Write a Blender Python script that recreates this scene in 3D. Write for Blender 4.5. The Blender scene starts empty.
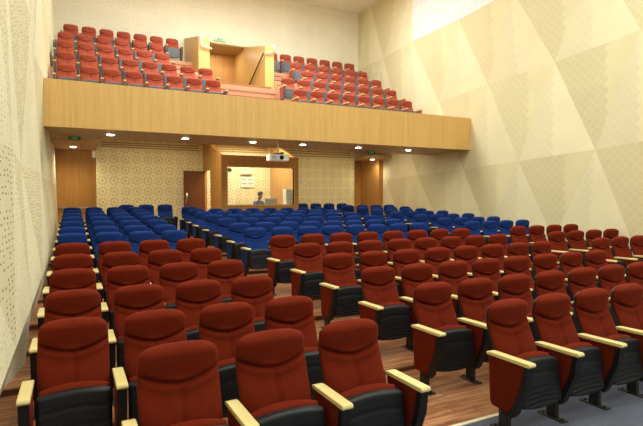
import bpy, bmesh, math, random
from mathutils import Vector
R = math.radians
S = bpy.context.scene
COL = S.collection
random.seed(7)
H = 1.81                      # eye height above the front floor

# ------------------------------------------------------------------ camera
cd = bpy.data.cameras.new('camera'); cam = bpy.data.objects.new('camera', cd); COL.objects.link(cam)
cam.location = (0, 0, H); cam.rotation_euler = (R(90 - 1.929), 0, R(-26.83))
cd.sensor_width = 36; cd.sensor_fit = 'HORIZONTAL'; cd.lens = 492.47 / 643 * 36
cd.clip_start = .05; cd.clip_end = 200
S.camera = cam
# ------------------------------------------------------------------ world, exposure, large lights
w = bpy.data.worlds.new('world'); S.world = w; w.use_nodes = True
w.node_tree.nodes['Background'].inputs[0].default_value = (.97, 1, .93, 1)
w.node_tree.nodes['Background'].inputs[1].default_value = .46
S.view_settings.view_transform = 'Standard'; S.view_settings.look = 'None'
S.view_settings.gamma = 1; S.view_settings.use_curve_mapping = False
S.view_settings.exposure = 0.52
S.cycles.use_denoising = True
S.cycles.max_bounces = 8; S.cycles.diffuse_bounces = 5

def area(name, loc, size, power, color=(.985, 1, .91), rot=(0, 0, 0)):
    l = bpy.data.lights.new(name, 'AREA'); l.shape = 'RECTANGLE'; l.size, l.size_y = size
    l.energy = power; l.color = color
    o = bpy.data.objects.new(name, l); o.location = loc; o.rotation_euler = rot; COL.objects.link(o)
    return o
area('hall_ceiling_light', (5.2, 4.5, 9.7), (7, 5), 500)
area('stage_light', (5, -2.5, 8.5), (8, 2), 230, rot=(R(50), 0, 0))
area('balcony_ceiling_light', (5.4, 14.2, 9.75), (6.5, 2.6), 540, (.985, 1, .92))

# ------------------------------------------------------------------ node helpers
class NT:
    def __init__(s, name, rough=.6, spec=.3):
        s.m = bpy.data.materials.new(name); s.m.use_nodes = True
        s.t = s.m.node_tree; s.b = s.t.nodes['Principled BSDF']
        s.b.inputs['Roughness'].default_value = rough
        s.b.inputs['Specular IOR Level'].default_value = spec
        s.co = None
    def node(s, k, **kw):
        n = s.t.nodes.new(k)
        for a, b in kw.items(): setattr(n, a, b)
        return n
    def inp(s, sock, v):
        if hasattr(v, 'is_output') or isinstance(v, bpy.types.NodeSocket): s.t.links.new(v, sock)
        else: sock.default_value = v
    def math(s, op, a, b=0.0, c=None):
        n = s.node('ShaderNodeMath', operation=op); s.inp(n.inputs[0], a); s.inp(n.inputs[1], b)
        if c is not None: s.inp(n.inputs[2], c)
        return n.outputs[0]
    def coords(s, kind='Object'):
        n = s.node('ShaderNodeTexCoord'); return n.outputs[kind]
    def sep(s, v):
        n = s.node('ShaderNodeSeparateXYZ'); s.inp(n.inputs[0], v); return n.outputs
    def comb(s, x, y, z):
        n = s.node('ShaderNodeCombineXYZ')
        for i, q in enumerate((x, y, z)): s.inp(n.inputs[i], q)
        return n.outputs[0]
    def noise(s, v, scale, detail=3, rough=.5):
        n = s.node('ShaderNodeTexNoise'); s.inp(n.inputs['Vector'], v)
        n.inputs['Scale'].default_value = scale; n.inputs['Detail'].default_value = detail
        n.inputs['Roughness'].default_value = rough
        return n.outputs['Fac']
    def voronoi(s, v, scale, rnd=1.0, feature='F1', out='Distance'):
        n = s.node('ShaderNodeTexVoronoi', feature=feature); s.inp(n.inputs['Vector'], v)
        n.inputs['Scale'].default_value = scale; n.inputs['Randomness'].default_value = rnd
        return n.outputs[out]
    def ramp(s, f, stops):
        n = s.node('ShaderNodeValToRGB'); s.inp(n.inputs[0], f); e = n.color_ramp.elements
        while len(e) < len(stops): e.new(.5)
        for i, (p, c) in enumerate(stops): e[i].position = p; e[i].color = (*c, 1)
        return n.outputs[0]
    def mix(s, f, a, b):
        n = s.node('ShaderNodeMix', data_type='RGBA'); s.inp(n.inputs['Factor'], f)
        for k, v in ((6, a), (7, b)):
            s.inp(n.inputs[k], (*v, 1) if isinstance(v, tuple) and len(v) == 3 else v)
        return n.outputs[2]
    def base(s, c):
        s.inp(s.b.inputs['Base Color'], (*c, 1) if isinstance(c, tuple) else c); return s
    def bump(s, h, strength=.3, dist=.01):
        n = s.node('ShaderNodeBump'); n.inputs['Strength'].default_value = strength
        n.inputs['Distance'].default_value = dist; s.inp(n.inputs['Height'], h)
        s.t.links.new(n.outputs[0], s.b.inputs['Normal']); return s

def plain(name, c, rough=.6, spec=.3, metal=0, noise=.06, nscale=8):
    t = NT(name, rough, spec); t.b.inputs['Metallic'].default_value = metal
    f = t.noise(t.coords(), nscale)
    a = tuple(x * (1 - noise) for x in c); b = tuple(min(1, x * (1 + noise)) for x in c)
    t.base(t.ramp(f, [(.3, a), (.7, b)])); return t.m

def fabric(name, c):
    t = NT(name, .93, .12); co = t.coords()
    n1 = t.noise(co, 9, 2); n2 = t.noise(co, 260, 2)
    f = t.math('MULTIPLY_ADD', n2, .5, t.math('MULTIPLY', n1, .5))
    t.base(t.ramp(f, [(.35, tuple(x * .8 for x in c)), (.65, tuple(x * 1.15 for x in c))]))
    t.b.inputs['Sheen Weight'].default_value = .5
    t.b.inputs['Sheen Roughness'].default_value = .35
    t.b.inputs['Sheen Tint'].default_value = (*[min(1, x * 3.5 + .01) for x in c], 1)
    t.bump(n2, .12, .002); return t.m

def wood(name, c, axis='z', scale=1.0, joint=None, rough=.42, contrast=.16):
    """grain runs along axis; joint = (coordinate index, spacing) of panel joints"""
    t = NT(name, rough, .35); co = t.coords(); x, y, z = t.sep(co)
    k = {'x': (.35, 9, 9), 'y': (9, .35, 9), 'z': (9, 9, .35)}[axis]
    v = t.comb(t.math('MULTIPLY', x, k[0] * scale), t.math('MULTIPLY', y, k[1] * scale), t.math('MULTIPLY', z, k[2] * scale))
    n1 = t.noise(v, 1.0, 4, .6); n2 = t.noise(v, 6.0, 2, .5)
    f = t.math('MULTIPLY_ADD', n2, .35, t.math('MULTIPLY', n1, .65))
    col = t.ramp(f, [(.32, tuple(q * (1 - contrast) for q in c)), (.5, c), (.68, tuple(min(1, q * (1 + contrast)) for q in c))])
    if joint:
        q = (x, y, z)[joint[0]]
        fr = t.math('FRACT', t.math('DIVIDE', q, joint[1]))
        j = t.math('LESS_THAN', fr, joint[2] if len(joint) > 2 else .006)
        cell = t.math('FLOOR', t.math('DIVIDE', q, joint[1]))
        wn = t.node('ShaderNodeTexWhiteNoise', noise_dimensions='1D'); t.inp(wn.inputs['W'], cell)
        tone = t.math('MULTIPLY_ADD', wn.outputs[0], .08, 0)
        col = t.mix(tone, col, tuple(q * .55 for q in c))
        col = t.mix(t.math('MULTIPLY', j, .45), col, tuple(q * .35 for q in c))
    t.base(col); return t.m

def facet_mat(name, c, dots, dense):
    """acoustic panel: uv runs across each facet; one side of a wavy border is perforated"""
    t = NT(name, .75, .2); uv = t.coords('UV'); u, v, _ = t.sep(uv)
    co = t.coords(); x, y, z = t.sep(co)
    zig = t.math('PINGPONG', t.math('MULTIPLY', v, 9), .5)
    lim = t.math('MULTIPLY_ADD', zig, .10, dense)
    m1 = t.math('GREATER_THAN', u, lim)
    # lace: diamond lattice of little holes
    p = t.math('MULTIPLY', t.math('ADD', y, z), 23.0); q = t.math('MULTIPLY', t.math('SUBTRACT', y, z), 23.0)
    fp = t.math('SUBTRACT', t.math('FRACT', p), .5); fq = t.math('SUBTRACT', t.math('FRACT', q), .5)
    d = t.math('SQRT', t.math('ADD', t.math('MULTIPLY', fp, fp), t.math('MULTIPLY', fq, fq)))
    dot = t.math('LESS_THAN', d, .30)
    big = t.math('FRACT', t.math('MULTIPLY', p, .2)); big2 = t.math('FRACT', t.math('MULTIPLY', q, .2))
    lace = t.math('MULTIPLY', t.math('GREATER_THAN', big, .16), t.math('GREATER_THAN', big2, .16))
    hole = t.math('MULTIPLY', t.math('MULTIPLY', dot, lace), m1)
    n = t.noise(co, 1.2, 2)
    base = t.ramp(n, [(.3, tuple(k * .96 for k in c)), (.7, tuple(min(1, k * 1.03) for k in c))])
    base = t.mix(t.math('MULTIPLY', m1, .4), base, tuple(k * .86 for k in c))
    t.base(t.mix(t.math('MULTIPLY', hole, dots), base, (.24, .19, .08)))
    return t.m

def left_mat(name, c, amount):
    t = NT(name, .75, .2); co = t.coords(); x, y, z = t.sep(co)
    v = t.comb(0.0, t.math('MULTIPLY', y, .33), z)
    d = t.voronoi(v, 23, .3)
    dot = t.math('LESS_THAN', d, .24)
    gap = t.voronoi(v, 5.5, .5)
    dot = t.math('MULTIPLY', dot, t.math('GREATER_THAN', gap, .22))
    n = t.noise(co, 1.5, 2)
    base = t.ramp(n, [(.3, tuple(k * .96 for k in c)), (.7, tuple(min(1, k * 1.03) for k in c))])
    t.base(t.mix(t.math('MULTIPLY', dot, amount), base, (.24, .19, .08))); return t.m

def ornament(name, c, strength, cell=.36):
    """floral rosettes of small holes in a cream panel"""
    t = NT(name, .7, .25); co = t.coords(); x, y, z = t.sep(co)
    def rings(ox, oz):
        a = t.math('SUBTRACT', t.math('FRACT', t.math('ADD', t.math('DIVIDE', x, cell), ox)), .5)
        b = t.math('SUBTRACT', t.math('FRACT', t.math('ADD', t.math('DIVIDE', z, cell), oz)), .5)
        d = t.math('SQRT', t.math('ADD', t.math('MULTIPLY', a, a), t.math('MULTIPLY', b, b)))
        ang = t.math('ARCTAN2', b, a)
        pet = t.math('MULTIPLY', t.math('SINE', t.math('MULTIPLY', ang, 8)), .05)
        r = t.math('ADD', d, pet)
        ring = t.math('LESS_THAN', t.math('ABSOLUTE', t.math('SUBTRACT', r, .33)), .05)
        eye = t.math('LESS_THAN', r, .13)
        return t.math('MAXIMUM', ring, eye)
    f = t.math('MAXIMUM', rings(0.0, 0.0), t.math('MULTIPLY', rings(.5, .5), .5))
    dots = t.math('GREATER_THAN', t.voronoi(t.comb(x, 0.0, z), 20, .6), .30)
    f = t.math('MULTIPLY', f, dots)
    big = t.noise(co, 2.2, 2)
    f = t.math('MULTIPLY', f, t.math('GREATER_THAN', big, .22))
    n = t.noise(co, .9, 2)
    base = t.ramp(n, [(.3, tuple(k * .95 for k in c)), (.7, tuple(min(1, k * 1.04) for k in c))])
    t.base(t.mix(t.math('MULTIPLY', f, strength), base, (.22, .15, .04))); return t.m

def floor_mat():
    t = NT('laminate_floor', .33, .45); co = t.coords(); x, y, z = t.sep(co)
    row = t.math('FLOOR', t.math('DIVIDE', y, .13))
    wn = t.node('ShaderNodeTexWhiteNoise', noise_dimensions='1D'); t.inp(wn.inputs['W'], row)
    xs = t.math('ADD', x, t.math('MULTIPLY', wn.outputs[0], 1.1))
    cx = t.math('FLOOR', t.math('DIVIDE', xs, 1.1))
    wn2 = t.node('ShaderNodeTexWhiteNoise', noise_dimensions='2D'); t.inp(wn2.inputs['Vector'], t.comb(row, cx, 0.0))
    v = t.comb(t.math('MULTIPLY', xs, 1.6), t.math('MULTIPLY', y, 16), t.math('MULTIPLY', wn2.outputs[0], 30))
    g = t.noise(v, 1.0, 5, .65)
    col = t.ramp(g, [(.28, (.12, .04, .016)), (.46, (.32, .13, .055)), (.6, (.52, .25, .12)), (.78, (.70, .42, .23))])
    col = t.mix(t.math('MULTIPLY', wn2.outputs[0], .35), col, (.18, .065, .028))
    e = t.math('LESS_THAN', t.math('FRACT', t.math('DIVIDE', y, .13)), .04)
    e2 = t.math('LESS_THAN', t.math('FRACT', t.math('DIVIDE', xs, 1.1)), .006)
    col = t.mix(t.math('MULTIPLY', t.math('MAXIMUM', e, e2), .5), col, (.05, .02, .01))
    t.base(col); return t.m

M = {}
M['red'] = fabric('red_upholstery', (.140, .0135, .0035))
M['balred'] = fabric('lit_red_upholstery', (.36, .075, .045))  # same red, paled: the strong balcony light is put into the colour
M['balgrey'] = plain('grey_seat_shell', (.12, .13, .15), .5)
M['blue'] = fabric('blue_upholstery', (.009, .032, .165))
M['plastic'] = plain('black_plastic', (.009, .009, .010), .5, .3)
M['shell'] = plain('dark_back_shell', (.035, .03, .028), .5, .35)
M['metal'] = plain('black_metal', (.014, .013, .013), .4, .5)
M['arm'] = wood('pale_armrest_wood', (.76, .64, .28), 'y', 2, rough=.35, contrast=.07)
M['armdark'] = plain('hinge_grey', (.20, .20, .21), .4)
CREAM = (.80, .72, .47)
M['f_light'] = facet_mat('facet_pale', (.80, .75, .52), .14, .50)  # up-pointing facets: ceiling light put into the paler base
M['f_dark'] = facet_mat('facet_perforated_shaded', (.745, .69, .445), .26, .34)  # down-pointing facets: more holes, plus shade put into the darker base
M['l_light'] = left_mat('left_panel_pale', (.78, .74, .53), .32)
M['l_dark'] = left_mat('left_panel_perforated_shaded', (.70, .64, .43), .8)  # denser holes; base also darkened to paint in the shaded triangles
M['orn'] = ornament('ornament_panel', (.90, .85, .52), .42)
M['orn_pale'] = ornament('ornament_panel_faint', (.86, .82, .66), .08, .5)
M['parapet'] = wood('honey_veneer', (.69, .43, .14), 'z', 1.2, (0, 1.2, .004), contrast=.12)
M['veneer'] = wood('orange_veneer', (.52, .26, .065), 'z', 1.2, (0, .9, .006), contrast=.14)
M['veneer_y'] = wood('orange_veneer_side', (.52, .27, .07), 'z', 1.2, (1, .6, .006), contrast=.14)
M['pale_y'] = wood('pale_veneer_side', (.68, .45, .16), 'z', 1.2, (1, .42, .012), contrast=.12)
M['soffit'] = wood('soffit_veneer', (.46, .30, .155), 'x', 1, rough=.5, contrast=.12)
M['door'] = wood('door_veneer', (.15, .055, .015), 'z', 1, contrast=.2)
M['floor'] = floor_mat()
M['nosing'] = plain('brown_nosing', (.16, .06, .03), .4)
M['strip'] = plain('pale_strip', (.75, .68, .50), .4)
M['carpet'] = plain('grey_blue_carpet', (.105, .115, .15), .97, .05, noise=.25, nscale=90)
M['bal_step'] = wood('rose_wood_step', (.62, .33, .20), 'x', 1, contrast=.12)
M['ceiling'] = plain('white_ceiling', (.86, .84, .76), .8)
M['under'] = plain('cream_ceiling', (.80, .72, .46), .8)
M['white'] = plain('white_paint', (.85, .84, .80), .4)
M['grey'] = plain('grey_metal', (.42, .42, .42), .4, .5)
M['chrome'] = plain('chrome', (.75, .73, .68), .25, .5, metal=1)
M['railbrown'] = plain('brown_rail', (.14, .06, .025), .4)
M['skin'] = plain('skin', (.36, .17, .10), .6)
M['hair'] = plain('black_hair', (.012, .010, .010), .6)
M['shirt'] = plain('blue_shirt', (.06, .12, .42), .85)
M['slat'] = plain('vent_slat', (.40, .31, .12), .6)
M['ventslat'] = plain('cream_vent_slat', (.42, .32, .12), .6)
M['dark'] = plain('dark_gap', (.05, .04, .02), .8)
M['green'] = plain('sign_green', (.01, .11, .04), .4)
M['skirt'] = plain('grey_skirting', (.30, .29, .25), .6)

def glass_mat():
    m = bpy.data.materials.new('clear_glass'); m.use_nodes = True; t = m.node_tree
    t.nodes.remove(t.nodes['Principled BSDF']); o = t.nodes['Material Output']
    a = t.nodes.new('ShaderNodeBsdfTransparent'); a.inputs[0].default_value = (.93, .95, .93, 1)
    g = t.nodes.new('ShaderNodeBsdfGlossy'); g.inputs['Roughness'].default_value = .02
    x = t.nodes.new('ShaderNodeMixShader'); x.inputs[0].default_value = .07
    t.links.new(a.outputs[0], x.inputs[1]); t.links.new(g.outputs[0], x.inputs[2]); t.links.new(x.outputs[0], o.inputs[0])
    return m
M['glass'] = glass_mat()
def emis(name, c, s):
    m = bpy.data.materials.new(name); m.use_nodes = True; b = m.node_tree.nodes['Principled BSDF']
    b.inputs['Base Color'].default_value = (*c, 1)
    b.inputs['Emission Color'].default_value = (*c, 1); b.inputs['Emission Strength'].default_value = s
    return m
M['lamp'] = emis('lamp_diffuser', (1, .95, .80), 14)
M['sign_lit'] = emis('sign_letters', (.10, .75, .30), .18)

def grid_white():
    t = NT('white_grille', .6, .3); co = t.coords(); x, y, z = t.sep(co)
    a = t.math('LESS_THAN', t.math('FRACT', t.math('MULTIPLY', t.math('ADD', y, t.math('MULTIPLY', z, .25)), 3.2)), .10)
    b = t.math('LESS_THAN', t.math('FRACT', t.math('MULTIPLY', z, 3.2)), .10)
    t.base(t.mix(t.math('MAXIMUM', a, b), (.82, .83, .84), (.70, .71, .71))); return t.m
M['grille'] = grid_white()

# ------------------------------------------------------------------ mesh helpers
def tag(o, label=None, cat=None, group=None, kind=None):
    for k, v in (('label', label), ('category', cat), ('group', group), ('kind', kind)):
        if v: o[k] = v
    return o
def link(name, me, mats, parent=None, smooth=False, loc=None):
    for m in (mats if isinstance(mats, (list, tuple)) else [mats]): me.materials.append(m)
    if smooth:
        for p in me.polygons: p.use_smooth = True
    o = bpy.data.objects.new(name, me); COL.objects.link(o)
    if parent: o.parent = parent
    if loc: o.location = loc
    return o
def build(name, bm, mats, parent=None, smooth=False, loc=None):
    bmesh.ops.recalc_face_normals(bm, faces=bm.faces)
    me = bpy.data.meshes.new(name); bm.to_mesh(me); bm.free()
    return link(name, me, mats, parent, smooth, loc)
def empty(name, loc=(0, 0, 0), rz=0):
    o = bpy.data.objects.new(name, None); COL.objects.link(o); o.location = loc; o.rotation_euler.z = rz
    o.empty_display_size = .1; return o
def box(bm, x0, x1, y0, y1, z0, z1, mat=0, bev=0):
    vs = [bm.verts.new(p) for p in ((x0, y0, z0), (x1, y0, z0), (x1, y1, z0), (x0, y1, z0), (x0, y0, z1), (x1, y0, z1), (x1, y1, z1), (x0, y1, z1))]
    fs = [bm.faces.new([vs[i] for i in f]) for f in ((0, 3, 2, 1), (4, 5, 6, 7), (0, 1, 5, 4), (1, 2, 6, 5), (2, 3, 7, 6), (3, 0, 4, 7))]
    for f in fs: f.material_index = mat
    if bev:
        es = list({e for f in fs for e in f.edges})
        bmesh.ops.bevel(bm, geom=es, offset=bev, segments=2, affect='EDGES', profile=.5)
    return vs
def boxo(name, x0, x1, y0, y1, z0, z1, m, parent=None, bev=0, loc=None):
    bm = bmesh.new(); box(bm, x0, x1, y0, y1, z0, z1, 0, bev); return build(name, bm, m, parent, False, loc)
def prism(bm, pts, axis, a, b, bev=0):
    """closed polygon of 2-D points, extruded from a to b along axis"""
    def P(p, t):
        return {'x': (t, p[0], p[1]), 'y': (p[0], t, p[1]), 'z': (p[0], p[1], t)}[axis]
    A = [bm.verts.new(P(p, a)) for p in pts]; B = [bm.verts.new(P(p, b)) for p in pts]
    fs = [bm.faces.new(A), bm.faces.new(B[::-1])]
    n = len(pts)
    for i in range(n): fs.append(bm.faces.new((A[i], B[i], B[(i + 1) % n], A[(i + 1) % n])))
    if bev:
        bmesh.ops.recalc_face_normals(bm, faces=fs)
        es = list({e for f in fs for e in f.edges})
        bmesh.ops.bevel(bm, geom=es, offset=bev, segments=2, affect='EDGES', profile=.5)
def tube(bm, pts, r, n=10):
    pts = [Vector(p) for p in pts]; rings = []
    for i, p in enumerate(pts):
        d = (pts[min(i + 1, len(pts) - 1)] - pts[max(i - 1, 0)]).normalized()
        up = Vector((0, 0, 1)) if abs(d.z) < .9 else Vector((1, 0, 0))
        a = d.cross(up).normalized(); b = a.cross(d)
        rr = r[i] if isinstance(r, (list, tuple)) else r
        rings.append([bm.verts.new(p + a * rr * math.cos(t) + b * rr * math.sin(t)) for t in [2 * math.pi * k / n for k in range(n)]])
    for A, B in zip(rings, rings[1:]):
        for k in range(n): bm.faces.new((A[k], A[(k + 1) % n], B[(k + 1) % n], B[k]))
    bm.faces.new(rings[0]); bm.faces.new(rings[-1][::-1])
def cyl(bm, c, r, z0, z1, n=24):
    tube(bm, [(c[0], c[1], z0), (c[0], c[1], z1)], r, n)

# ------------------------------------------------------------------ floor
ROWY = dict(R1=2.96, R2=3.88, R3=4.86, R4=5.845, R5=6.82, R6=7.80, B1=9.22, B2=10.22, B3=11.22, B4=12.37, B5=13.47, B6=14.37, B7=15.36, B8=16.40)
ROWZ = dict(R1=0, R2=0, R3=.035, R4=.09, R5=.145, R6=.20, B1=.245, B2=.295, B3=.355, B4=.405, B5=.455, B6=.50, B7=.55, B8=.60)
BACK = .23
ymin, ymax, XL, XR = -3.0, 18.7, -.75, 12.0
edges = []
for k in ['R3', 'R4', 'R5', 'R6', 'B1', 'B2', 'B3', 'B4', 'B5', 'B6', 'B7', 'B8']:
    edges.append((ROWY[k] - BACK - .50, ROWZ[k]))
bm = bmesh.new(); z = 0; y = 2.95
for ye, ze in edges + [(ymax, None)]:
    box(bm, XL, XR, y, ye, -.3, z)
    if ze is not None:
        y, z = ye, ze
fl = build('floor', bm, M['floor']); tag(fl, 'brown wood laminate floor rising in low steps', kind='structure')
bm = bmesh.new(); zz = 0
for ye, ze in edges:
    box(bm, XL, XR, ye - .012, ye + .02, ze - .03, ze + .004); zz = ze
tag(build('trim_1', bm, M['nosing']), kind='structure')
tag(boxo('floor_carpet', XL, XR, ymin, 2.915, -.3, 0, M['carpet']), 'grey blue carpet in front of the first wood step', kind='structure')
tag(boxo('trim_2', XL, XR, 2.915, 2.95, -.3, .006, M['strip']), 'pale nosing strip between carpet and wood', kind='structure')

# ------------------------------------------------------------------ faceted side walls
def lattice(name, rows, xf, mats, up_mat, kindf=None):
    """rows of (y, z, dx) nodes, bottom to top; zipper-triangulated"""
    bm = bmesh.new(); uvl = bm.loops.layers.uv.new('uv')
    V = [[bm.verts.new((xf(y) + dx, y, z)) for (y, z, dx) in r] for r in rows]
    for ri in range(len(rows) - 1):
        a, b = rows[ri], rows[ri + 1]; A, B = V[ri], V[ri + 1]; i = j = 0
        while i < len(a) - 1 or j < len(b) - 1:
            if j == len(b) - 1 or (i < len(a) - 1 and a[i + 1][0] <= b[j + 1][0]):
                tri = (A[i], A[i + 1], B[j]); up = True; i += 1
            else:
                tri = (B[j], B[j + 1], A[i]); up = False; j += 1
            try: f = bm.faces.new(tri)
            except ValueError: continue
            c = f.calc_center_median()
            f.material_index = kindf(up, c, ri) if kindf else (0 if up else 1)
            for l, uv in zip(f.loops, ((0, 0), (1, 0), (.5, 1))): l[uvl].uv = uv
    me = bpy.data.meshes.new(name); bm.to_mesh(me); bm.free()
    return link(name, me, mats)
def xr(y): return 10.95 + .06 * (y - 8)
def zr(zrel): return zrel + H
Y0, Y1 = -3.0, 19.45
def mk(ys, zf, amp, seed, endy=True):
    rnd = random.Random(seed); out = [(Y0, zf(Y0), 0)]
    for i, y in enumerate(ys): out.append((y, zf(y), (amp if i % 2 else -amp * .5) + rnd.uniform(-.02, .02)))
    out.append((Y1, zf(Y1), 0)); return out
r_rows = [
    mk([-1, 1.2, 3.4, 5.6, 7.8, 10, 12.4, 14.8, 17.2], lambda y: -.05, .02, 1),
    mk([-2.5, -.3, 1.9, 4.1, 6.4, 8.6, 10.9, 13.3, 15.7, 18.1], lambda y: zr(-1.3 + .02 * y), .05, 2),
    mk([-1.4, .8, 3.0, 5.25, 7.45, 9.65, 12.1, 14.5, 16.9], lambda y: zr(1.10 - .06 * (y - 7.45) + (.02 * (y - 9.65) if y > 9.65 else 0)), -.09, 3),
    mk([-2.6, -.4, 1.8, 4.1, 6.35, 8.66, 10.97, 13.45, 15.9, 18.3], lambda y: zr(3.52 - .038 * (y - 6.35)), .08, 4),
    mk([-1.4, .8, 3.0, 5.3, 7.6, 10, 12.4, 14.9, 17.2], lambda y: zr(5.72), -.08, 5),
    mk([-2.6, -.4, 1.8, 4.1, 6.35, 8.66, 10.97, 13.2, 14.95, 18.3], lambda y: 10.05, .04, 6)]
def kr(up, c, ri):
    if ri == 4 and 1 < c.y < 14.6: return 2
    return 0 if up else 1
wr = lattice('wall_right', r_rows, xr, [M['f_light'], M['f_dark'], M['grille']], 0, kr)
tag(wr, 'cream folded triangular acoustic panels', kind='structure')
def zl(v): return lambda y: v + H
l_rows = [
    [(Y0, .06, -.1)] + [(y, .06, d) for y, d in ((-1.1, -.1), (1.1, -.1), (3.3, -.11), (5.1, -.09), (5.85, .04), (7.7, -.05), (9.9, 0), (12.1, -.05), (14.3, 0), (16.5, 0))] + [(Y1, .1, 0)],
    [(Y0, .72, .09)] + [(y, .70, .115) for y in (-2.1, .1, 2.3, 4.2, 5.75, 7.9, 10.2, 12.4, 14.6, 16.8)] + [(Y1, .72, .05)],
    mk([-1.9, .3, 2.5, 4.7, 6.9, 9.2, 11.4, 13.6, 15.8, 18], zl(.38), .06, 13),
    mk([-3 + .9, .1, 3.5, 5.6, 8.0, 10.2, 12.5, 14.8, 17], zl(2.5), -.06, 14),
    mk([-1.9, .3, 2.5, 4.7, 6.9, 9.1, 11.4, 13.6, 15.8, 18], zl(4.6), .08, 15),
    mk([-3 + .9, .1, 3.5, 5.6, 8.0, 10.2, 12.5, 14.8, 17], zl(6.6), -.05, 16),
    mk([-1.9, .3, 2.5, 4.7, 6.9, 9.1, 11.4, 13.6, 15.8, 18], lambda y: 10.05, .0, 17)]
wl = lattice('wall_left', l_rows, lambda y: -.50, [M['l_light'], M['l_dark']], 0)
tag(wl, 'cream folded triangular perforated panels', kind='structure')
tag(boxo('baseboard_left', -.75, -.64, Y0, 17.9, -.2, .75, M['skirt']), kind='structure')
tag(boxo('wall_left_backing', -1.0, -.76, Y0, Y1 + .2, -.3, 10.2, M['under']), kind='structure')

# ------------------------------------------------------------------ ceiling, upper back wall with stair passage opening
YU = 19.33
tag(boxo('ceiling', -1, 12.4, Y0, YU + .3, 10.0, 10.2, M['ceiling']), 'white hall ceiling', kind='structure')
PX0, PX1, PZ1 = 4.29, 6.31, zr(6.03)         # passage opening
bm = bmesh.new()
box(bm, -1, PX0 - .06, YU, YU + .2, 3.6, 10.02); box(bm, PX1 + .06, 12.4, YU, YU + .2, 3.6, 10.02)
box(bm, PX0 - .06, PX1 + .06, YU, YU + .2, PZ1, 10.02)
tag(build('wall_back_upper', bm, M['orn_pale']), 'cream upper back wall with faint ornament', kind='structure')
# passage: recess with veneer, pale soffit
tag(boxo('wall_passage_back', PX0 - .2, PX1 + .2, 20.7, 20.8, 5.0, PZ1 + .1, M['veneer']), kind='structure')
tag(boxo('ceiling_passage', PX0, PX1, YU + .2, 20.7, PZ1 - .02, PZ1 + .1, M['soffit']), kind='structure')
def wing(name, x0, x1, y0, mat):
    bm = bmesh.new()
    prism(bm, [(y0, 3.9), (20.75, 3.9), (20.75, PZ1 + .1), (YU, PZ1), (y0, zr(5.45))], 'x', x0, x1)
    return tag(build(name, bm, mat), 'veneered passage side wall', kind='structure')
wing('wall_passage_left', 3.91, PX0, 17.0, M['pale_y'])
wing('wall_passage_right', PX1, 6.65, 17.0, M['pale_y'])

# ------------------------------------------------------------------ balcony
YB = 11.75
bm = bmesh.new()
box(bm, -.62, xr(YB) + .12, YB, YB + .14, zr(1.46), zr(2.45))
tag(build('balcony_parapet', bm, M['parapet']), 'long honey coloured veneer balcony front', kind='structure')
bm = bmesh.new(); box(bm, -.62, xr(YB) + .2, YB + .14, 13.9, zr(1.465), zr(1.86))
tag(build('ceiling_soffit', bm, M['soffit']), 'dark veneer soffit below the balcony edge', kind='structure')
bm = bmesh.new(); prism(bm, [(13.6, zr(1.80)), (17.95, zr(2.25)), (17.95, zr(2.35)), (13.6, zr(1.9))], 'x', -.7, 11.9)
tag(build('ceiling_under_balcony', bm, M['under']), 'cream ceiling below the balcony', kind='structure')
AY = [14.54, 15.44, 16.54, 17.61, 18.69]; AZ = [4.29, 4.835, 5.44, 6.005, 6.605]
bm = bmesh.new(); box(bm, -.7, 11.7, YB + .14, AY[0] - .75, 3.68, 3.76)
AE = [a - .72 for a in AY]
for i in range(5):
    ye = AE[i + 1] if i < 4 else YU
    if i < 3:
        box(bm, -.7, 11.7, AE[i], ye, AZ[i] - .75, AZ[i])
    else:
        box(bm, -.7, 3.91, AE[i], ye, AZ[i] - .75, AZ[i]); box(bm, 6.65, 11.7, AE[i], ye, AZ[i] - .75, AZ[i])
tag(build('floor_balcony', bm, M['bal_step']), 'rose coloured stepped balcony floor', kind='structure')
# half steps in the aisles and before the passage
bm = bmesh.new()
for i in range(5):
    zp = AZ[i - 1] if i else 3.76
    for (a, b) in (((3.0, 3.88), (6.68, 7.3)) if i > 2 else ((4.05, 6.2),)):
        for k in (1, 2):
            zt = zp + (AZ[i] - zp) * k / 3
            box(bm, a, b, AE[i] - .36 + .18 * (k - 1), AE[i], zp, zt); box(bm, a, b, AE[i] - .375 + .18 * (k - 1), AE[i] - .30 + .18 * (k - 1), zt, zt + .03, 1)
box(bm, 4.29, 6.31, 16.4, 17.4, AZ[2], AZ[2] + .18); box(bm, 4.29, 6.31, 16.38, 16.45, AZ[2] + .18, AZ[2] + .21, 1)
tag(build('floor_balcony_steps', bm, [M['bal_step'], plain('step_edge', (.38, .17, .09))]), 'aisle steps of the balcony', kind='structure')

# ------------------------------------------------------------------ lower back wall, nooks, booth
YW = 17.9
BX0, BX1, YF = 4.24, 6.93, 15.55
bm = bmesh.new()
box(bm, .72, 10.6, YW, YW + .15, -.2, zr(2.3)); box(bm, -.7, .72, YW, YW + .15, zr(1.62), zr(2.3)); box(bm, 10.6, 11.8, YW, YW + .15, zr(1.62), zr(2.3))
tag(build('wall_back', bm, M['orn']), 'cream lower back wall with brown floral perforation', kind='structure')
tag(boxo('wall_nook_left', -.75, .86, 18.6, 18.7, -.1, zr(1.7), M['veneer']), 'veneered door recess at the left', kind='structure')
tag(boxo('ceiling_nook_left', -.75, .72, 15.7, 18.6, zr(1.565), zr(1.66), M['soffit']), kind='structure')
tag(boxo('wall_nook_right', 10.45, 11.75, 18.6, 18.7, -.1, zr(1.7), M['veneer']), kind='structure')
tag(boxo('wall_nook_right_side', 11.34, 11.75, 17.15, 18.6, -.1, zr(1.62), M['veneer_y']), kind='structure')
tag(boxo('ceiling_nook_right', 10.6, 11.75, 16.4, 18.6, zr(1.53), zr(1.62), M['soffit']), kind='structure')
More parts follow.
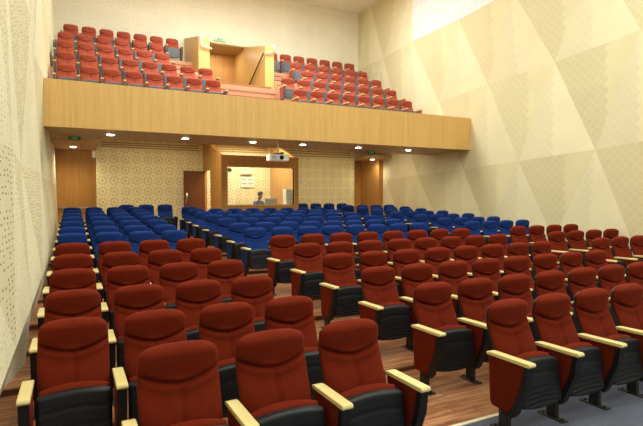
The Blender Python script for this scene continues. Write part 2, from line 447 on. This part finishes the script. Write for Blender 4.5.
# booth
def side(name, x0, x1, hole):
    bm = bmesh.new(); yt = lambda y: zr(1.33 + (y - YF) * .33)
    if hole:
        box(bm, x0, x1, 17.72, YW, .5, zr(.91))
        prism(bm, [(YF, .3), (16.85, .3), (16.85, zr(.91)), (YF, zr(.91))], 'x', x0, x1)
        prism(bm, [(YF, zr(.91)), (YW, zr(.91)), (YW, yt(YW)), (YF, yt(YF))], 'x', x0, x1)
    else:
        prism(bm, [(YF, .3), (YW, .3), (YW, yt(YW)), (YF, yt(YF))], 'x', x0, x1)
    return tag(build(name, bm, M['veneer_y']), 'veneered side wall of the control booth', kind='structure')
side('wall_booth_left', BX0, BX0 + .1, True); side('wall_booth_right', BX1 - .1, BX1, False)
WX0, WX1, WZ0, WZ1 = 4.45, 6.76, zr(-.27), zr(.95)
bm = bmesh.new()
for a in ((BX0, WX0, .3, zr(1.33)), (WX1, BX1, .3, zr(1.33)), (WX0, WX1, .3, WZ0), (WX0, WX1, WZ1, zr(1.33))):
    box(bm, a[0], a[1], YF - .1, YF, a[2], a[3])
tag(build('wall_booth_front', bm, M['veneer']), 'veneered front of the control booth', kind='structure')
wn = empty('window_1', (0, 0, 0)); tag(wn, 'wide clear window of the control booth', kind='structure')
bm = bmesh.new(); f = .035
for a in ((WX0 - f, WX0, WZ0 - f, WZ1 + f), (WX1, WX1 + f, WZ0 - f, WZ1 + f), (WX0, WX1, WZ0 - f, WZ0), (WX0, WX1, WZ1, WZ1 + f)):
    box(bm, a[0], a[1], YF - .115, YF + .01, a[2], a[3])
build('window_frame', bm, M['parapet'], wn)
boxo('glass', WX0, WX1, YF - .06, YF - .052, WZ0, WZ1, M['glass'], wn)
BF = .66
tag(boxo('floor_booth', BX0 + .1, BX1 - .1, YF, YW, .55, BF, M['floor']), kind='structure')
# open door leaf
dr = boxo('door_1', 3.50, 4.24, 17.62, 17.665, .62, zr(.90), M['door'], None, .004); tag(dr, 'dark brown door standing open beside the booth', kind='structure')
bm = bmesh.new(); tube(bm, [(3.58, 17.60, 1.55), (3.58, 17.55, 1.57), (3.58, 17.55, 1.93), (3.58, 17.60, 1.95)], .018, 8)
tube(bm, [(3.58, 17.62, 1.40), (3.58, 17.56, 1.40), (3.68, 17.56, 1.40)], .015, 8)
build('door_handle', bm, M['chrome'], dr, True)
# vents along the top of the back wall
def vent(name, x0, x1, z0, z1, label, fan=.0):
    r = empty(name, (x0, YW, z0)); tag(r, label, 'air vent', 'long slatted vents on the lower back wall')
    boxo('backing', 0, x1 - x0, -.012, 0, 0, z1 - z0, M['under'], r)
    n = 3
    for k in range(n):
        h = (z1 - z0) * (k + .5) / n
        bm = bmesh.new(); prism(bm, [(0.02, h - .012 + fan * (n / 2 - k)), (x1 - x0 - .02, h - .012), (x1 - x0 - .02, h + .018), (0.02, h + .018 + fan * (n / 2 - k))], 'y', -.05, -.012)
        build('slat', bm, M['ventslat'], r)
vent('wall_vent', .85, 4.1, zr(1.60), zr(1.84), 'long slatted vent above the patterned wall, left of the booth', .01)
vent('wall_vent', 4.45, 6.75, zr(1.62), zr(1.86), 'slatted vent seen above the control booth front')
vent('wall_vent', 7.2, 10.45, zr(1.58), zr(1.84), 'long slatted vent right of the control booth', -.02)
# nook hand rail, small fixture
bm = bmesh.new(); tube(bm, [(-.45, 18.52, 1.42), (.68, 18.52, 1.42)], .03)
for x in (-.3, .55): tube(bm, [(x, 18.52, 1.42), (x, 18.6, 1.42)], .015)
tag(build('hand_rail', bm, M['grey'], None, True), 'grey horizontal rail on the left veneered recess wall', 'rail')
bm = bmesh.new(); box(bm, .60, .70, 17.72, 17.88, zr(1.27), zr(1.5), 0, .02)
tag(build('wall_speaker', bm, M['white']), 'small white wall box at the top edge of the left recess', 'speaker')

# exit signs
FONT = {'E': ['111', '100', '110', '100', '111'], 'X': ['101', '101', '010', '101', '101'], 'I': ['111', '010', '010', '010', '111'], 'T': ['111', '010', '010', '010', '010']}
def exit_sign(loc, wdt, hgt, label, lit=M['sign_lit'], face=M['green'], hang=0):
    r = empty('exit_sign', loc); tag(r, label, 'exit sign', 'green exit signs')
    boxo('sign_box', -wdt / 2, wdt / 2, -.03, .03, -hgt / 2, hgt / 2, face, r, .004)
    bm = bmesh.new(); px = hgt * .12; x = -2 * 4 * px * .93
    for ch in 'EXIT':
        for j, row in enumerate(FONT[ch]):
            for i, b in enumerate(row):
                if b == '1': box(bm, x + i * px, x + (i + 1) * px, -.036, -.031, hgt * .30 - (j + 1) * px, hgt * .30 - j * px)
        x += 4 * px
    o = build('lettering', bm, lit, r)
    if hang:
        bm = bmesh.new()
        for q in (-wdt * .35, wdt * .35): tube(bm, [(q, 0, hgt / 2), (q, 0, hgt / 2 + hang)], .008, 6)
        build('bracket', bm, M['grey'], r)
    return r
exit_sign((.07, 13.5, zr(1.42)), .27, .07, 'dark green exit sign below the left end of the balcony', hang=0)
exit_sign((8.62, 13.5, zr(1.42)), .27, .07, 'dark green exit sign below the balcony, above the right recess')
exit_sign((5.28, YU - .04, zr(6.03) + .13), .46, .12, 'green exit sign on the cream wall above the upper stair passage', lit=M['green'], face=emis('sign_face', (.45, .75, .48), .1))

# downlights
def downlight(x, y, z, label, power=14, r=.105):
    o = empty('ceiling_light', (x, y, z)); tag(o, label, 'ceiling light', 'recessed downlights under the balcony')
    bm = bmesh.new(); n = 28
    for (a, b, z0, z1) in ((r * .72, r, -.012, 0),):
        rings = [[bm.verts.new((q * math.cos(2 * math.pi * k / n), q * math.sin(2 * math.pi * k / n), h)) for k in range(n)] for q, h in ((b, 0), (b, -.012), (a, -.012), (a, 0))]
        for i in range(4):
            A, B = rings[i], rings[(i + 1) % 4]
            for k in range(n): bm.faces.new((A[k], A[(k + 1) % n], B[(k + 1) % n], B[k]))
    build('frame', bm, M['white'], o, True)
    bm = bmesh.new(); cyl(bm, (0, 0), r * .74, -.022, -.001); build('diffuser', bm, M['lamp'], o)
    l = bpy.data.lights.new('downlight_bulb', 'SPOT'); l.energy = power; l.color = (1, .86, .62); l.spot_size = R(150); l.spot_blend = .8; l.shadow_soft_size = .07
    lo = bpy.data.objects.new('downlight_bulb', l); COL.objects.link(lo); lo.parent = o; lo.location = (0, 0, -.03)
ordn = ['first', 'second', 'third', 'fourth', 'fifth', 'sixth', 'seventh', 'eighth', 'ninth']
for i, x in enumerate((.83, 2.56, 4.34, 5.81, 7.63, 9.46)):
    downlight(x, 12.65, zr(1.465), 'round recessed downlight under the balcony edge, %s from the left' % ordn[i], 60)
downlight(.05, 17.4, zr(1.565), 'round downlight in the ceiling of the left recess', 75)
downlight(11.05, 17.2, zr(1.53), 'round downlight in the ceiling of the right recess', 40)
area('under_balcony_fill', (2.4, 15.4, zr(1.9)), (2.5, 1.2), 45, (1, .86, .60))  # unseen fill pair, added to brighten the back wall beside the real downlights
area('under_balcony_fill', (8.9, 15.4, zr(1.9)), (2.5, 1.2), 45, (1, .86, .60))
area('booth_light', (5.6, 16.6, zr(1.85)), (1.8, .8), 75, (1, .9, .68))
area('passage_fill', (5.3, 20.0, PZ1 - .06), (1.0, .5), 14, (1, .9, .68))  # unseen lamp added to lift the dark recess

# ------------------------------------------------------------------ projector
pj = empty('projector', (4.98, 12.45, zr(.93))); tag(pj, 'white ceiling projector hanging from a short pole under the balcony', 'projector')
pj.rotation_euler.z = R(-8)
bm = bmesh.new()
prism(bm, [(-.29, -.10), (-.25, -.15), (.24, -.17), (.27, -.14), (.27, .18), (-.25, .18), (-.29, .14)], 'z', .02, .20, .025)
build('body', bm, M['white'], pj)
bm = bmesh.new(); tube(bm, [(.06, -.15, .11), (.06, -.20, .11)], [.06, .055], 20); build('lens', bm, M['plastic'], pj, True)
bm = bmesh.new()
for k in range(5): box(bm, -.2 + k * .03, -.185 + k * .03, -.168, -.15, .06, .16)
build('vent_grille', bm, M['grey'], pj)
bm = bmesh.new(); tube(bm, [(0, 0, .2), (0, 0, .535)], .022, 12); build('pole', bm, M['white'], pj, True)
bm = bmesh.new(); box(bm, -.12, .12, -.1, .1, .20, .235, 0, .01); box(bm, .05, .16, -.08, .02, .235, .26); build('mount_bracket', bm, M['metal'], pj)

# ------------------------------------------------------------------ rails at the passage
def wrail(pts, label, mat, r=.03):
    bm = bmesh.new(); tube(bm, pts, r, 10); return tag(build('hand_rail', bm, mat, None, True), label, 'rail')
wrail([(3.99, 16.93, zr(5.50)), (3.99, 16.93, zr(5.13)), (4.35, 16.93, zr(5.06))], 'white bent rail on the left passage wall end', M['white'])
wrail([(6.62, 16.93, zr(5.50)), (6.62, 16.93, zr(5.20)), (6.28, 16.93, zr(5.18))], 'white bent rail on the right passage wall end', M['white'])
wrail([(6.24, 16.98, zr(5.17)), (6.24, 18.55, zr(4.38)), (6.24, 19.6, zr(3.85))], 'brown sloping handrail inside the upper stair passage', M['railbrown'], .028)

# ------------------------------------------------------------------ inside the booth
boxo_t = lambda n, *a, **k: boxo(n, *a, **k)
dk = empty('desk', (5.68, 15.90, BF)); tag(dk, 'control desk behind the booth window', 'desk')
boxo('desk_top', -.85, .75, -.28, .3, .70, .74, M['grey'], dk, .006)
for sx in (-.8, .7):
    boxo('leg', sx - .03, sx + .03, -.22, .24, 0, .70, M['grey'], dk)
nb = empty('notice_board', (5.9, YW - .02, zr(.34))); tag(nb, 'white panel with four dark slots on the booth back wall', 'wall panel')
boxo('board', -.26, .26, -.03, 0, 0, .42, M['white'], nb, .008)
for sx in (-.13, .12):
    for sz in (.12, .27): boxo('slot', sx - .09, sx + .09, -.036, -.030, sz, sz + .04, M['slat'], nb)
ac = empty('air_conditioner', (5.85, YW - .01, zr(.80))); tag(ac, 'slim dark slatted wall unit above the white panel in the booth', 'air conditioner')
boxo('casing', -.22, .22, -.12, 0, 0, .10, M['white'], ac, .012)
boxo('grille', -.20, .20, -.128, -.119, .015, .06, M['slat'], ac)
sp = empty('monitor_speaker', (4.62, 16.1, zr(.83))); tag(sp, 'dark speaker box at the top left corner of the booth window', 'speaker')
boxo('cabinet', -.13, .13, -.1, .1, 0, .10, M['plastic'], sp, .01); boxo('grille', -.11, .11, -.108, -.099, .015, .085, M['shell'], sp)
boxo('bracket', -.28, .13, .02, .08, .10, .13, M['white'], sp)
mo = empty('computer_monitor', (6.12, 15.98, BF + .74)); tag(mo, 'grey monitor seen on the booth desk', 'monitor')
boxo('screen_shell', -.22, .22, -.02, .02, .06, .34, plain('monitor_back', (.33, .34, .30), .5), mo, .012); boxo('stand', -.03, .03, -.02, .02, 0, .07, M['grey'], mo); boxo('foot', -.11, .11, -.07, .07, 0, .012, M['grey'], mo)
for k, (zz, lb) in enumerate(((.0, 'white equipment cabinet in the booth at the right window edge'), (1.12, 'smaller white box stacked on the cabinet in the booth'))):
    cb = empty('equipment_cabinet' if k == 0 else 'equipment_box', (6.68, 15.78, BF + zz)); tag(cb, lb, 'cabinet' if k == 0 else 'box')
    h = 1.12 if k == 0 else .28
    boxo('body', -.13, .13, -.15, .15, 0, h, M['white'], cb, .01); boxo('front_panel', -.12, .12, -.158, -.149, .03, h - .03, M['white'], cb, .002)
    boxo('handle', -.05, .05, -.17, -.158, h - .08, h - .06, M['grey'], cb)

# office chair the person sits on
oc = empty('office_chair', (5.72, 16.42, BF)); tag(oc, 'black office chair under the person in the booth', 'chair')
boxo('seat', -.23, .23, -.22, .22, .35, .41, M['plastic'], oc, .02); boxo('backrest', -.2, .2, .24, .28, .50, .84, M['plastic'], oc, .015)
bm = bmesh.new(); cyl(bm, (0, 0), .03, .05, .35, 12); build('column', bm, M['metal'], oc)
bm = bmesh.new(); tube(bm, [(0, .2, .37), (0, .27, .39), (0, .27, .55)], .015, 8); build('back_support', bm, M['metal'], oc)
bm = bmesh.new()
for k in range(5):
    a = 2 * math.pi * k / 5; tube(bm, [(0, 0, .06), (.24 * math.cos(a), .24 * math.sin(a), .025)], [.025, .02], 8)
build('star_base', bm, M['metal'], oc)

# person: one continuous skinned body; shirt, trousers and hair as children
def skin_obj(name, verts, edges_, radii, mat, parent=None, sub=1):
    me = bpy.data.meshes.new(name); me.from_pydata([Vector(v) for v in verts], edges_, []); me.update()
    o = bpy.data.objects.new(name, me); COL.objects.link(o); me.materials.append(mat)
    if parent: o.parent = parent
    md = o.modifiers.new('Skin', 'SKIN'); md.use_smooth_shade = True
    for i, r in enumerate(radii):
        sv = me.skin_vertices[0].data[i]; sv.radius = r if isinstance(r, tuple) else (r, r); sv.use_root = (i == 0)
    s = o.modifiers.new('Sub', 'SUBSURF'); s.levels = sub; s.render_levels = sub
    return o
# sitter faces the window (-y), bent over the desk, head turned a little to +x
V = [(0, 0, .50), (0, -.02, .68), (0, -.06, .88), (.0, -.09, .99), (.0, -.11, 1.06), (.015, -.14, 1.13), (.02, -.155, 1.22),
     (-.17, -.07, .93), (-.24, -.16, .74), (-.15, -.36, .77), (-.13, -.43, .775),
     (.17, -.07, .93), (.24, -.18, .75), (.20, -.38, .78), (.19, -.45, .785),
     (-.10, -.06, .50), (-.12, -.42, .50), (-.12, -.44, .09), (-.12, -.54, .04),
     (.10, -.06, .50), (.12, -.42, .50), (.12, -.44, .09), (.12, -.54, .04)]
Ee = [(0, 1), (1, 2), (2, 3), (3, 4), (4, 5), (5, 6), (2, 7), (7, 8), (8, 9), (9, 10), (2, 11), (11, 12), (12, 13), (13, 14), (0, 15), (15, 16), (16, 17), (17, 18), (0, 19), (19, 20), (20, 21), (21, 22)]
Rr = [(.14, .11), (.13, .10), (.14, .10), (.05, .05), (.052, .055), (.075, .09), (.07, .085), .055, .042, .033, .028, .055, .042, .033, .028, .08, .062, .042, .035, .08, .062, .042, .035]
pe = skin_obj('person', V, Ee, Rr, M['skin'], None, 2); pe.location = (5.80, 16.47, BF); pe.rotation_euler.z = R(22)
tag(pe, 'person with short black hair and blue shirt seated behind the booth window', 'person')
sh = skin_obj('shirt', V[:4] + [V[7], V[8], V[11], V[12]], [(0, 1), (1, 2), (2, 3), (2, 4), (4, 5), (2, 6), (6, 7)],
              [(.155, .125), (.145, .115), (.155, .115), (.062, .062), .068, .055, .068, .055], M['shirt'], pe, 2)
tr = skin_obj('trousers', [V[0], V[15], V[16], V[17], V[19], V[20], V[21]], [(0, 1), (1, 2), (2, 3), (0, 4), (4, 5), (5, 6)], [(.15, .12), .09, .072, .052, .09, .072, .052], M['plastic'], pe, 1)
bm = bmesh.new(); bmesh.ops.create_uvsphere(bm, u_segments=20, v_segments=14, radius=1)
for v in bm.verts:
    v.co.x *= .092; v.co.y *= .105; v.co.z *= .095
    if v.co.z < -.01 and v.co.y < .02: v.co.z = -.01
    if v.co.y < -.06 and v.co.z < .03: v.co.y = -.06
    v.co += Vector((.02, -.14, 1.235))
build('hair', bm, M['hair'], pe, True)
bm = bmesh.new()
prism(bm, [(-.012, 1.19), (.012, 1.19), (.016, 1.15), (-.016, 1.15)], 'y', -.262, -.225, .004)
build('nose', bm, M['skin'], pe, True).location.x = .02
for s_ in (-1, 1):
    bm = bmesh.new(); bmesh.ops.create_uvsphere(bm, u_segments=10, v_segments=8, radius=.011)
    build('eye', bm, M['hair'], pe, True).location = (.02 + s_ * .03, -.232, 1.185)
    bm = bmesh.new(); bmesh.ops.create_uvsphere(bm, u_segments=10, v_segments=8, radius=.022)
    for v in bm.verts: v.co.x *= .4
    build('ear', bm, M['skin'], pe, True).location = (.02 + s_ * .083, -.14, 1.17)
bm = bmesh.new(); box(bm, -.022, .022, -.236, -.222, 1.118, 1.126, 0, .002); build('mouth', bm, plain('lips', (.22, .08, .06)), pe).location.x = .02
for s_, i in ((-1, 10), (1, 14)):          # fingers
    bm = bmesh.new(); p = V[i]
    for k, L_ in enumerate((.062, .075, .080, .070)):
        x = p[0] + (k - 1.5) * .017
        tube(bm, [(x, p[1], p[2]), (x, p[1] - L_ * .55, p[2] + .004), (x, p[1] - L_, p[2] - .012)], [.009, .008, .006], 8)
    tube(bm, [(p[0] - s_ * .02, p[1] + .02, p[2]), (p[0] - s_ * .045, p[1] - .015, p[2]), (p[0] - s_ * .045, p[1] - .035, p[2] - .006)], [.010, .009, .007], 8)
    build('fingers', bm, M['skin'], pe, True)

# ------------------------------------------------------------------ theatre chair
def interp(tab, z):
    for (z0, a), (z1, b) in zip(tab, tab[1:]):
        if z <= z1: return a + (b - a) * max(0, (z - z0)) / (z1 - z0)
    return tab[-1][1]
MID = [(.40, .040), (.50, .085), (.60, .130), (.70, .176), (.78, .206), (.86, .204), (.92, .206), (.96, .216)]
TOP = .955
def hw(z, e=0):
    w0 = interp([(.40, .208), (.55, .222), (.70, .226), (.82, .223), (.96, .214)], z) + e
    zc = TOP - .09; t = (z - zc) / (TOP + e - zc)
    if t > 0: w0 *= max(0, 1 - min(1, t) ** 3) ** (1 / 3) * .999 + .001
    t = (.43 - z) / .03
    if t > 0: w0 *= max(.7, 1 - .3 * t * t)
    return w0
def seam(u): return .735 + .066 * abs(u) ** 1.8
def back_mesh(name, nu=34, nv=64, shell=False):
    bm = bmesh.new(); e = -.012 if shell else 0
    zs = [.41 + (TOP + e - .41) * (k / nv) for k in range(nv + 1)]
    # finer near the top edge
    zs = sorted(set(zs[:-2] + [TOP + e - .012, TOP + e - .006, TOP + e - .002, TOP + e]))
    F, B = [], []
    for z in zs:
        wv = hw(z, e) + (.011 * min(1, (TOP + e - z) / .05) if shell else 0); fr, bk = [], []
        tt = max(0, (z - (TOP - .06)) / (.06 + e)); vt = math.sqrt(max(0, 1 - min(1, tt) ** 2))
        for i in range(nu + 1):
            u = -1 + 2 * i / nu; us = math.sin(u * math.pi / 2); x = us * wv
            edge = max(0, 1 - abs(us) ** 5) ** .5
            y = interp(MID, z)
            if shell:
                f = y + .012; b = y + .012 + (.042 + .012 * math.cos(us * 1.5)) * edge * vt
            else:
                d = .045 * edge
                s0 = seam(us); dz = z - s0
                if dz > 0: d += (.014 * min(1, dz / .03) + .016 * min(1, dz / .16)) * edge
                else: d += .012 * edge * math.exp(-((z - .56) / .10) ** 2)
                d -= .032 * math.exp(-(dz / .009) ** 2) * edge
                if dz < 0: d += .010 * math.exp(-((dz + .03) / .022) ** 2) * edge
                if dz < 0: d -= .020 * math.exp(-(x / .007) ** 2) * edge
                f = y - d * vt; b = y + .012 * edge * vt
            fr.append(bm.verts.new((x, f, z)))
            bk.append(bm.verts.new((x, b, z)) if 0 < i < nu else fr[-1])
        F.append(fr); B.append(bk)
    def q(*v):
        v = list(dict.fromkeys(v))
        if len(v) >= 3:
            try: bm.faces.new(v)
            except ValueError: pass
    for j in range(len(zs) - 1):
        for i in range(nu):
            q(F[j][i], F[j][i + 1], F[j + 1][i + 1], F[j + 1][i])
            q(B[j][i], B[j + 1][i], B[j + 1][i + 1], B[j][i + 1])
    for j in (0, len(zs) - 1):
        for i in range(nu): q(F[j][i], F[j][i + 1], B[j][i + 1], B[j][i])
    bmesh.ops.remove_doubles(bm, verts=bm.verts, dist=.0004)
    bmesh.ops.recalc_face_normals(bm, faces=bm.faces)
    me = bpy.data.meshes.new(name); bm.to_mesh(me); bm.free()
    for p in me.polygons: p.use_smooth = True
    return me
def slab_mesh(name, half, z0, z1, y0, y1, arch, grooves=(), lean=.10, nu=26, nv=40, box=9):
    """upright rounded slab with an arched top; y0 is the side that faces the stage"""
    bm = bmesh.new(); F, B = [], []
    for j in range(nv + 1):
        v = j / nv; fr, bk = [], []
        for i in range(nu + 1):
            us = math.sin((-1 + 2 * i / nu) * math.pi / 2); vs = math.sin((-1 + 2 * v) * math.pi / 2)
            ex = max(0, 1 - abs(vs) ** 9) ** (1 / 9) * .10 + .90
            x = us * half * ex
            zt = z1 - arch * us * us; zb = z0 + (.025 * us * us)
            z = (zt + zb) / 2 + vs * (zt - zb) / 2
            e = (max(0, 1 - abs(us) ** box) * max(0, 1 - abs(vs) ** box)) ** .5
            mid = (y0 + y1) / 2; h = (y1 - y0) / 2
            yf = mid - h * e; yb = mid + h * e
            for g in grooves: yf += .010 * math.exp(-((z - g + .02 * us * us) / .007) ** 2) * e * (abs(us) < .88)
            s = -lean * (z - .42) * -1
            fr.append(bm.verts.new((x, yf + s, z)))
            rim = i in (0, nu) or j in (0, nv)
            bk.append(fr[-1] if rim else bm.verts.new((x, yb + s, z)))
        F.append(fr); B.append(bk)
    for j in range(nv):
        for i in range(nu):
            bm.faces.new((F[j][i], F[j][i + 1], F[j + 1][i + 1], F[j + 1][i]))
            vv = list(dict.fromkeys((B[j][i], B[j + 1][i], B[j + 1][i + 1], B[j][i + 1])))
            if len(vv) >= 3:
                try: bm.faces.new(vv)
                except ValueError: pass
    bmesh.ops.recalc_face_normals(bm, faces=bm.faces)
    me = bpy.data.meshes.new(name); bm.to_mesh(me); bm.free()
    for p in me.polygons: p.use_smooth = True
    return me
def bm_mesh(name, fn, smooth=False):
    bm = bmesh.new(); fn(bm); bmesh.ops.recalc_face_normals(bm, faces=bm.faces)
    me = bpy.data.meshes.new(name); bm.to_mesh(me); bm.free()
    if smooth:
        for p in me.polygons: p.use_smooth = True
    return me
AX = .275
def pad(bm):
    prism(bm, [(-.275, .566), (-.285, .580), (-.275, .598), (.10, .590), (.135, .582), (.135, .560)], 'x', -.036, .036, .006)
def panel(bm): prism(bm, [(-.225, .566), (.125, .562), (.105, .20), (.08, .165), (-.085, .165), (-.115, .20), (-.205, .42)], 'x', -.026, .026, .012)
def frame(bm): prism(bm, [(-.262, .568), (-.222, .568), (-.202, .42), (-.112, .20), (-.085, .14), (-.03, .14), (-.03, .165), (-.09, .166), (-.118, .14), (-.150, .18), (-.245, .42)], 'x', -.030, .030)
def leg(bm):
    box(bm, -.022, .022, -.075, .015, .012, .17, 0, .004)
def foot(bm):
    box(bm, -.036, .036, -.15, .09, 0, .012, 0, .003)
    for yy in (-.12, .06): cyl(bm, (0, yy), .012, .012, .022, 10)
def pivot(bm): tube(bm, [(-.225, -.01, .36), (.225, -.01, .36)], .018, 10)
ME = {}
ME['backrest'] = back_mesh('backrest'); ME['shell'] = back_mesh('back_shell', 18, 22, True)
ME['seat'] = slab_mesh('seat', .212, .22, .575, -.085, .0, .030, lean=.12)
ME['seat_shell'] = slab_mesh('seat_shell', .224, .175, .552, -.135, -.055, .024, grooves=(.445, .33, .295, .26, .225), lean=.12, box=26)
ME['pad'] = bm_mesh('arm_pad', pad); ME['panel'] = bm_mesh('side_panel', panel); ME['frame'] = bm_mesh('side_frame', frame)
ME['leg'] = bm_mesh('leg', leg); ME['foot'] = bm_mesh('foot_plate', foot); ME['pivot'] = bm_mesh('seat_hinge', pivot)
ME_BY = {}
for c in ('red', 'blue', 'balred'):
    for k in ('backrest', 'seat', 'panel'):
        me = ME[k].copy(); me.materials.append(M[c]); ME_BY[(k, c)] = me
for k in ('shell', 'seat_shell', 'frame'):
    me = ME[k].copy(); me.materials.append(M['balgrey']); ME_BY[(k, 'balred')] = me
for k, m in (('shell', 'shell'), ('seat_shell', 'plastic'), ('pad', 'arm'), ('frame', 'plastic'), ('leg', 'metal'), ('foot', 'metal'), ('pivot', 'metal')):
    ME[k].materials.append(M[m])
    for c in ('red', 'blue', 'balred'): ME_BY.setdefault((k, c), ME[k])
PART_NAME = dict(backrest='backrest', shell='back_shell', seat='seat', seat_shell='seat_shell', pad='arm_pad', panel='side_panel', frame='side_frame', leg='leg', foot='foot_plate', pivot='seat_hinge')
def make_chair(c, ends):
    r = empty('theatre_chair')
    def P(k, x=0, parent=r):
        o = bpy.data.objects.new(PART_NAME[k], ME_BY[(k, c)]); COL.objects.link(o); o.parent = parent; o.location.x = x; return o
    P('backrest'); P('shell'); P('seat'); P('seat_shell')
    for s in ((-1, 1) if ends else (-1,)):
        P('pad', s * AX); P('panel', s * AX); P('frame', s * AX); l = P('leg', s * AX); P('foot', 0, l)
    return r
PROTO = {}
def copy_tree(o, parent=None):
    c = o.copy(); COL.objects.link(c)
    if parent: c.parent = parent
    for ch in list(o.children): copy_tree(ch, c)
    return c
def chair(c, ends, x, y, z, sx, label, group):
    k = (c, ends)
    if k not in PROTO:
        PROTO[k] = make_chair(c, ends); o = PROTO[k]
    else: o = copy_tree(PROTO[k])
    o.location = (x, y - BACK, z); o.scale = (sx, 1, 1)
    tag(o, label, 'chair', group)

BN = {'L': 'left block', 'M': 'centre block', 'R': 'right block'}
def row(key, blk, xs, pitch, first=0):
    c = 'red' if key[0] == 'R' else 'blue'; n = int(key[1])
    for i, x in enumerate(xs):
        last = i == len(xs) - 1
        where = 'frontmost' if n == 1 else ordn[n - 1]
        seat = 'only seat' if len(xs) == 1 else ('leftmost seat' if i == 0 else ('rightmost seat' if last else ordn[i] + ' from left'))
        lab = '%s folding theatre chair, %s %s row of the %s, %s' % (c, where, c, BN[blk], seat)
        chair(c, last, x, ROWY[key], ROWZ[key], pitch / .55, lab, '%s chairs in the %s of the lower hall' % (c, BN[blk]))
sq = lambda x0, p, n: [x0 + p * i for i in range(n)]
row('R1', 'L', [-.035 + .578 * i for i in (1, 2, 3)], .572)
for k in ['R2', 'R3', 'R4', 'R5', 'R6', 'B1', 'B2', 'B3', 'B4', 'B5', 'B6', 'B7']: row(k, 'L', sq(-.005, .55, 4), .55)
row('B8', 'L', [1.5, 2.08, 2.65], .57)
row('R1', 'M', sq(3.22, .541, 5), .541)
row('R2', 'M', sq(3.194, .569, 8), .569)
for k in ['R3', 'R4', 'R5', 'R6', 'B1', 'B2', 'B3', 'B4', 'B5', 'B6']: row(k, 'M', sq(3.194, .569, 8), .569)
row('B7', 'M', [3.194], .56)
row('R4', 'R', sq(8.78, .58, 4), .58)
for k in ['R5', 'R6', 'B1', 'B2', 'B3', 'B4', 'B5', 'B6', 'B7']: row(k, 'R', sq(8.83, .588, 4), .588)
row('B8', 'R', [7.5, 8.05, 8.6, 9.15], .55)
# balcony
def brow(i, xs, pitch, sec):
    for j, x in enumerate(xs):
        last = j == len(xs) - 1
        seat = 'leftmost seat' if j == 0 else ('rightmost seat' if last else ordn[j] + ' from left')
        where = 'frontmost' if i == 0 else ('rearmost' if i == 4 else ordn[i])
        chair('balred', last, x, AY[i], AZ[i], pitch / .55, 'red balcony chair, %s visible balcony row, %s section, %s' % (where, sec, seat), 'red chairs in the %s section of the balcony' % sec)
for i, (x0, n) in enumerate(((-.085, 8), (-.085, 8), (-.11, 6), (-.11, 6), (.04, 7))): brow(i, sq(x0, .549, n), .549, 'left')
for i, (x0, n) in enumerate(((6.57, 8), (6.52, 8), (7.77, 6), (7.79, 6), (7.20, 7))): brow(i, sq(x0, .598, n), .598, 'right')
